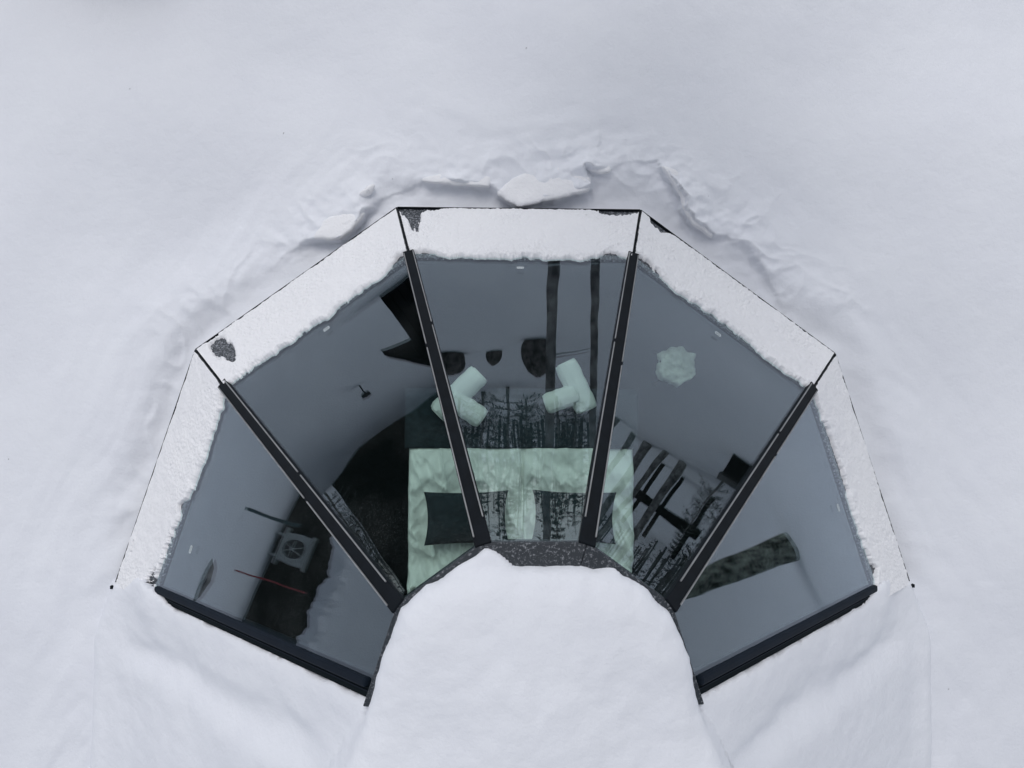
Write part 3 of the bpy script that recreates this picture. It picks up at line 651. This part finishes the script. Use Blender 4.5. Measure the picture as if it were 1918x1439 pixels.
# ------------------------------------------------------------------ surroundings mirrored in the glass
def tz(x, y): return float(terrain(np.array([x]), np.array([y]))[0])
def gable(name, c, rz, wdt, dep, wall, ridge, label, cat, over=.25, snow_t=.12, group=None, boards=0, front=None):
    g_ = empty(name, (c[0], c[1], c[2]), rz); tag(g_, label, cat, group)
    hw = wdt / 2
    # front gable wall as boards, plus three plain walls
    if boards:
        for i in range(boards):
            x0 = -hw + wdt * i / boards; x1 = -hw + wdt * (i + 1) / boards - .012
            z0 = wall + (ridge - wall) * (1 - abs(x0) / hw); z1 = wall + (ridge - wall) * (1 - abs(x1) / hw)
            mesh_obj('board', [(x0, 0, -.5), (x1, 0, -.5), (x1, 0, z1), (x0, 0, z0), (x0, .03, -.5), (x1, .03, -.5), (x1, .03, z1), (x0, .03, z0)],
                     [(0, 1, 2, 3), (7, 6, 5, 4), (0, 4, 5, 1), (1, 5, 6, 2), (2, 6, 7, 3), (3, 7, 4, 0)], 'timber', g_)
    mesh_obj('walls', [(-hw, .032, -.5), (hw, .032, -.5), (hw, .032, wall), (0, .032, ridge), (-hw, .032, wall), (-hw, dep, -.5), (hw, dep, -.5), (hw, dep, wall), (0, dep, ridge), (-hw, dep, wall)],
             [(0, 1, 2, 3, 4), (9, 8, 7, 6, 5), (0, 5, 6, 1), (1, 6, 7, 2), (0, 4, 9, 5)], 'timber', g_)
    sl = (ridge - wall) / hw; e = hw + over; ze = wall - sl * over; f0 = -(over if front is None else front); f1 = dep + over; t = .09
    for s in (-1, 1):
        vv = [(0, f0, ridge), (s * e, f0, ze), (s * e, f1, ze), (0, f1, ridge)]; vv += [(x, y, z + t) for x, y, z in vv]
        rf = mesh_obj('roof_slope', vv, [(0, 1, 2, 3), (7, 6, 5, 4), (0, 4, 5, 1), (1, 5, 6, 2), (2, 6, 7, 3), (3, 7, 4, 0)], 'timber', g_)
        nx_, ny_ = 30, 20
        uu, vv2 = np.meshgrid(np.linspace(0, 1, nx_), np.linspace(0, 1, ny_))
        XX = s * e * uu; YY = f0 + .02 + (f1 - f0 - .04) * vv2; ZZ = ridge + (ze - ridge) * uu + t + .004 + snow_t * (1 + .35 * fbm(XX * 1.3, YY * 1.3, 3, 400)) * np.clip(np.minimum(1 - uu, np.minimum(vv2, 1 - vv2) * 2) * 9 + .1, 0, 1) ** .5
        grid_obj('roof_snow_layer', XX, YY, ZZ, 'snow', None, rf)
    return g_
# low shed just beyond the top left edge of the picture
gable('timber_shed', (-3.2, 5.6, -.75), 0, 1.06, 1.2, 1.12, 1.65, 'low dark gabled shed mirrored at the top of the upper left pane', 'shed', .47, .05, boards=7, front=.03)
# tall dark cabin far behind it
cz = tz(-16.4, 18.6)
gable('timber_cabin', (-15.0, 17.5, cz), math.radians(43), 6.7, 6, 5.4, 8.6, 'tall black timber cabin mirrored left of the bed', 'cabin', .5, .3, boards=24)
# neighbour hut on the left with a snow roof reaching low
hut = empty('snow_roofed_hut', (-11.45, .8, -1.4), 0); tag(hut, 'long dark low hut with snowy roof mirrored in the lower left pane', 'hut')
for i in range(7):
    abox('wall_board', (-.05, -3.2, -.4 + i * .225), (0.0 + .012 * (i % 2), 3.4, -.4 + (i + 1) * .225 - .01), 'timber', hut, .004)
abox('inner_wall', (-4.6, -3.15, -.4), (-.055, 3.35, 1.16), 'timber', hut, 0)
yy_, uu_ = np.meshgrid(np.linspace(-3.6, 3.8, 200), np.linspace(0, 1, 60))
lowe = 1.10 + .03 * fbm(yy_ * 1.1, yy_ * 0, 2, 411) + .10 * fbm(yy_ * 4.5, yy_ * 0, 4, 410) * (uu_ < .12) - .14 * sstep(.2, 1.2, yy_)
XX = .22 + .05 * fbm(yy_ * 3, yy_ * 0, 3, 415) * (uu_ < .2) - 5.2 * np.clip(uu_ - .06, 0, 1); ZZ = lowe + sstep(0, .07, uu_) * .26 + 1.9 * sstep(0.03, 1, uu_)
grid_obj('roof_snow_layer', XX, yy_, ZZ, 'snow', None, hut)
# heat pump standing before that hut
hp = empty('heat_pump', (-11.2, 1.12, -1.4)); tag(hp, 'small grey heat pump unit mirrored against the dark hut wall', 'heat pump')
abox('casing', (-.16, -.26, .20), (.10, .26, .66), 'grey', hp, .02)
rg = [(.107, .155 * math.cos(a), .43 + .155 * math.sin(a)) for a in np.linspace(0, 2 * math.pi, 33)]
mesh_obj('fan_ring', *tube_vf(rg, .010, 6), 'dgrey', hp)
mesh_obj('fan_disc', [(.104, .145 * math.cos(a), .43 + .145 * math.sin(a)) for a in np.linspace(0, 2 * math.pi, 33)[:-1]], [tuple(range(32))], 'dgrey', hp)
mesh_obj('fan_hub', *tube_vf([(.104, 0, .43), (.125, 0, .43)], .03, 12), 'grey', hp)
for a in range(6):
    c_, s_a = math.cos(a * 1.047), math.sin(a * 1.047)
    mesh_obj('fan_blade', *tube_vf([(.11, .03 * c_, .43 + .03 * s_a), (.11, .14 * c_, .43 + .14 * s_a)], .008, 5), 'grey', hp)
for yy in (-.2, .2):
    abox('support_leg', (-.14, yy - .02, -.15), (.10, yy + .02, .20), 'grey', hp, .003)
abox('base_rail', (-.16, -.34, .165), (.13, .34, .198), 'grey', hp, .003)
abox('snow_hood', (-.18, -.30, .68), (.16, .30, .71), 'grey', hp, .003)
# marker stakes
def stake(name, x, y, h, r, mat, label, lean=(0, 0), band=None):
    z = tz(x, y); o = mesh_obj(name, *tube_vf([(0, 0, -.3), (lean[0] * h, lean[1] * h, h)], r, 10), mat); o.location = (x, y, z)
    mesh_obj('end_cap', *tube_vf([(lean[0] * h, lean[1] * h, h + .001), (lean[0] * h, lean[1] * h, h + .02)], r * 1.25, 10), band or mat, o)
    return tag(o, label, 'marker stake')
stake('marker_stake', -6.85, 1.16, .72, .022, 'teal', 'dark teal stake mirrored beside the heat pump', band='black')
stake('marker_stake', -9.2, .44, 1.12, .012, 'red', 'thin red stake mirrored below the heat pump', (0, .03), 'red')
lg = mesh_obj('fallen_branch', *tube_vf([(0, -.22, -.02), (.03, -.1, .03), (.02, .06, .045), (-.05, .2, .0), (-.09, .3, -.05)], [.02, .035, .04, .03, .012], 10), 'bark', None, True)
lg.location = (-5.75, .16, tz(-5.75, .16) + .01); tag(lg, 'short dark branch lying in snow, mirrored at the left glass corner', 'branch')
# path lamp
pl = empty('path_lamp', (-9.6, 10.6, tz(-9.6, 10.6))); pl.scale = (.62, .62, .62); tag(pl, 'small black path lamp mirrored alone in the upper left pane', 'lamp')
mesh_obj('post', *tube_vf([(0, 0, -.1), (0, 0, .42)], .03, 10), 'lamp', pl); abox('lamp_head', (-.13, -.13, .42), (.13, .13, .60), 'lamp', pl, .01); abox('lamp_roof', (-.16, -.16, .605), (.16, .16, .63), 'lamp', pl, .004)
# stumps
def stump(x, y, h, r, label, seed):
    V = []; F = []; n = 24; L_ = 9
    for i in range(L_):
        t = i / (L_ - 1)
        for j in range(n):
            a = 2 * math.pi * j / n; k_ = 1 + .22 * float(fbm(np.array([math.cos(a) * 1.6 + t]), np.array([math.sin(a) * 1.6]), 3, seed)[0])
            rr = r * k_ * 1.15 * math.sqrt(max(.02, 1 - abs(t * 1.8 - .8) ** 2.2))
            V.append((rr * math.cos(a), rr * math.sin(a), -.15 + (h + .15) * t + .05 * h * k_ * t))
    for i in range(L_ - 1):
        for j in range(n): F.append((i * n + j, i * n + (j + 1) % n, (i + 1) * n + (j + 1) % n, (i + 1) * n + j))
    F.append(tuple((L_ - 1) * n + j for j in range(n)))
    o = mesh_obj('tree_stump', V, F, 'rock', None, True); o.location = (x, y, tz(x, y)); return tag(o, label, 'stump', 'dark stumps beyond the igloo')
stump(1.02, 17.6, .95, .34, 'largest dark stump mirrored above the right towels', 1)
stump(-.15, 20.0, .34, .19, 'smaller dark stump mirrored between the two towel pairs', 2)
stump(-1.5, 20.5, .6, .4, 'broad dark stump mirrored beside the rib above the left towels', 3)
# trees
def needles(tips, rnd, per, size, droop):
    V = []; F = []
    for p, d in tips:
        for _ in range(per):
            c = p + np.array([rnd.uniform(-1, 1), rnd.uniform(-1, 1), rnd.uniform(-.6, .4)]) * size * 1.1
            a = d * .6 + np.array([rnd.uniform(-1, 1), rnd.uniform(-1, 1), rnd.uniform(-1, .2) - droop]); a /= np.linalg.norm(a)
            b = np.cross(a, (rnd.uniform(-1, 1), rnd.uniform(-1, 1), rnd.uniform(-1, 1))); nb = np.linalg.norm(b)
            if nb < .1: continue
            b /= nb; s = size * rnd.uniform(.6, 1.3); o = len(V)
            V += [c - a * s * .5, c + b * s * .13, c + a * s * .6, c - b * s * .13]; F.append((o, o + 1, o + 2, o + 3))
    return V, F
def tree_meshes(kind, h, r, seed):
    rnd = random.Random(seed)
    n = 9; bend = (rnd.uniform(-.02, .02), rnd.uniform(-.02, .02))
    pts = [np.array([bend[0] * h * math.sin(t * 2.2), bend[1] * h * math.sin(t * 3.1), -.4 + (h + .4) * t]) for t in np.linspace(0, 1, n)]
    rad = [r * (1.25 if i == 0 else 1) * (1 - .9 * i / (n - 1)) + .008 for i in range(n)]
    parts = [tube_vf(pts, rad, 12)]; tips = []
    def at_(z): t = (z + .4) / (h + .4) * (n - 1); i = min(int(t), n - 2); return pts[i] + (pts[i + 1] - pts[i]) * (t - i)
    if kind == 'spruce':
        z = h * .10
        while z < h * .97:
            L_ = (1 - z / h) * h * .21 + .12
            for q in range(5):
                a = rnd.uniform(0, 6.283); l = L_ * rnd.uniform(.6, 1.15); b = at_(z); d = np.array([math.cos(a), math.sin(a), 0])
                mid = b + d * l * .55 + np.array([0, 0, -.04 * l]); end = b + d * l + np.array([0, 0, -.28 * l])
                parts.append(tube_vf([b, mid, end], [.02, .012, .005], 4, False))
                for t in (.35, .55, .75, .92, 1): tips.append((b + d * l * t + np.array([0, 0, -.28 * l * t * t]), d))
            z += h * .042
        cr = needles(tips, rnd, 5, h * .021, .5)
    else:
        for q in range(16):
            z = h * rnd.uniform(.55, .97); a = rnd.uniform(0, 6.283); l = h * .17 * rnd.uniform(.5, 1.1) * (1.25 - z / h); b = at_(z); d = np.array([math.cos(a), math.sin(a), .35])
            m1 = b + d * l * .5; e = b + d * l + np.array([0, 0, .05 * l]); parts.append(tube_vf([b, m1, e], [r * .3, r * .2, .01], 5, False))
            for t in (.5, .7, .85, 1): 
                tips.append((b + d * l * t, d))
                for _ in range(2): tips.append((b + d * l * t + np.array([rnd.uniform(-1, 1), rnd.uniform(-1, 1), rnd.uniform(-.4, .6)]) * l * .3, d))
        for q in range(5):                                     # dead snags low on the trunk
            z = h * rnd.uniform(.12, .5); a = rnd.uniform(0, 6.283); b = at_(z); d = np.array([math.cos(a), math.sin(a), -.2]); parts.append(tube_vf([b, b + d * rnd.uniform(.2, .5)], [.014, .004], 4, False))
        cr = needles(tips, rnd, 7, h * .045, .0)
    out = []
    for nm, (v, f) in (('trunk', join(*parts)), ('crown', cr)):
        me = bpy.data.meshes.new(nm); me.from_pydata([tuple(map(float, p)) for p in v], [], f); me.update(); out.append(me)
    return out
def plant(meshes, name, x, y, rz, label, group, bark='bark', sc=1.0):
    t = empty(name, (x, y, tz(x, y)), rz); t.scale = (sc, sc, sc); tag(t, label, 'tree', group)
    for nm, me, mat in (('trunk', meshes[0], bark), ('crown', meshes[1], 'needle')):
        if not me.materials: me.materials.append(M[mat])
        o = bpy.data.objects.new(nm, me); COL.objects.link(o); o.parent = t
    return t
plant(tree_meshes('pine', 8.5, .060, 1), 'pine_tree', .515, 5.80, 0, 'pine whose thicker trunk is mirrored in the middle pane', 'pines mirrored in the middle pane')
plant(tree_meshes('pine', 8.0, .043, 2), 'pine_tree', 1.02, 5.95, 1, 'pine whose thinner trunk is mirrored near the right rib', 'pines mirrored in the middle pane')
plant(tree_meshes('pine', 11, .132, 3), 'pine_tree', 5.42, .60, 2, 'thick lichen-covered tree trunk mirrored in the lower right pane', None, 'lichen')
sm = [tree_meshes('spruce', 7.5, .075, 11), tree_meshes('spruce', 6.0, .06, 12)]
FARS = [(-1.9, 37), (-.6, 33), (.5, 30.5), (1.5, 36), (2.9, 34), (4.2, 38)]
ORD = ['leftmost', 'second from left', 'third from left', 'fourth from left', 'fifth from left', 'rightmost']
for i, (x, y) in enumerate(FARS):
    plant(sm[i % 2], 'spruce_tree', x, y, i * 1.3, ORD[i] + ' of the distant spruces mirrored above the bed', 'distant spruces mirrored above the bed', sc=.85 + .2 * ((i * 37) % 10) / 10)
pm = [tree_meshes('pine', 10, .13, 21), tree_meshes('pine', 9, .09, 22)]
for i, (x, y) in enumerate([(13.9, 15.1), (14.6, 14.8), (14.7, 14.2), (14.9, 13.6), (15.1, 13.0)]):
    plant(pm[i % 2], 'pine_tree', x, y, i * 1.1, (ORD[:4] + ORD[5:])[i] + ' of the slender pines mirrored right of the bed', 'slender pines mirrored right of the bed')
plant(sm[1], 'spruce_tree', 15.2, 11.6, .4, 'bushy young spruce mirrored beside the upper right rib', None, sc=.42)
plant(sm[0], 'spruce_tree', 17.2, 12.0, .9, 'larger spruce mirrored next to the upper right rib', None, sc=.7)
plant(sm[0], 'spruce_tree', -16.8, 14.2, .9, 'spruce mirrored beside the lower left rib, left of the cabin', None, sc=.5)
plant(sm[1], 'spruce_tree', -12.6, 20.5, .2, 'spruce mirrored behind the left part of the bed', None, sc=1.1)
# far wood all along the horizon
rf_ = random.Random(5); V = []; F = []
for i in range(760):
    a = math.radians(rf_.uniform(15, 168)); r_ = rf_.uniform(52, 95); x = r_ * math.cos(a); y = r_ * math.sin(a); z0 = -1.9; h = rf_.uniform(5.5, 11)
    v, f = tube_vf([(x, y, z0), (x + rf_.uniform(-.2, .2), y, z0 + h)], [.11, .02], 4, False); V, F = join((V, F), (v, f)) if False else (V + v, F + [tuple(q + len(V) for q in t) for t in f])
    for _ in range(46):
        t = rf_.random() ** .8 * .93 + .05; w_ = (1 - t) * h * .17 + .1; ang = rf_.uniform(0, 6.283); rr = w_ * math.sqrt(rf_.random())
        c = np.array([x + rr * math.cos(ang), y + rr * math.sin(ang), z0 + h * t]); d = np.array([math.cos(ang), math.sin(ang), -.35]) * rf_.uniform(.25, .6); e = np.array([-math.sin(ang), math.cos(ang), rf_.uniform(-.3, .3)]) * rf_.uniform(.08, .2)
        o = len(V); V += [c - e, c + d, c + e, c - d * .3]; F.append((o, o + 1, o + 2, o + 3))
fo = mesh_obj('distant_forest', V, F, 'farneedle'); tag(fo, 'far-off snowy spruce wood on the horizon, mirrored low in the glass', 'forest', None, 'stuff')
# timber gate frame
lt = empty('timber_gate', (17.4, 14.4, tz(17.4, 14.4)), math.radians(129)); tag(lt, 'dark timber gate frame with thick crossbeam mirrored right of the bed', 'gate')
abox('crossbeam', (-1.25, -.10, 1.15), (1.25, .10, 1.50), 'timber', lt, .02)
for xx in (-1.0, .15, .9): abox('post', (xx - .07, .11, -.3), (xx + .07, .24, 2.3), 'timber', lt, .01)
ub = empty('utility_box', (12.2, 9.1, tz(12.2, 9.1)), .6); tag(ub, 'small dark utility box mirrored against the upper right rib', 'utility box')
abox('cabinet', (-.3, -.3, -.2), (.3, .3, .55), 'timber', ub, .01); abox('lid', (-.34, -.34, .555), (.34, .34, .60), 'lamp', ub, .01)

# spruce needles and bark crumbs blown over the snow
rl = random.Random(9); V = []; F = []
for i in range(12):
    x = rl.uniform(-4.2, 4.2); y = rl.uniform(-1.3, 4.6)
    if float(edge_dist(np.array([x]), np.array([y]))[0]) < .06: continue
    z = float(ground_z(np.array([x]), np.array([y]))[0]) + .003; a = rl.uniform(0, 6.283); l = rl.uniform(.002, .006)
    d = np.array([math.cos(a) * l, math.sin(a) * l, 0]); e = np.array([-math.sin(a), math.cos(a), 0]) * l * .22
    v, f = box_vf((x, y, z), d, e, (0, 0, .002)); o = len(V); V += v; F += [tuple(q + o for q in t) for t in f]
nl = mesh_obj('needle_litter', V, F, 'bark'); tag(nl, 'scattered dark needles and bark crumbs on the snow', 'litter', None, 'stuff')
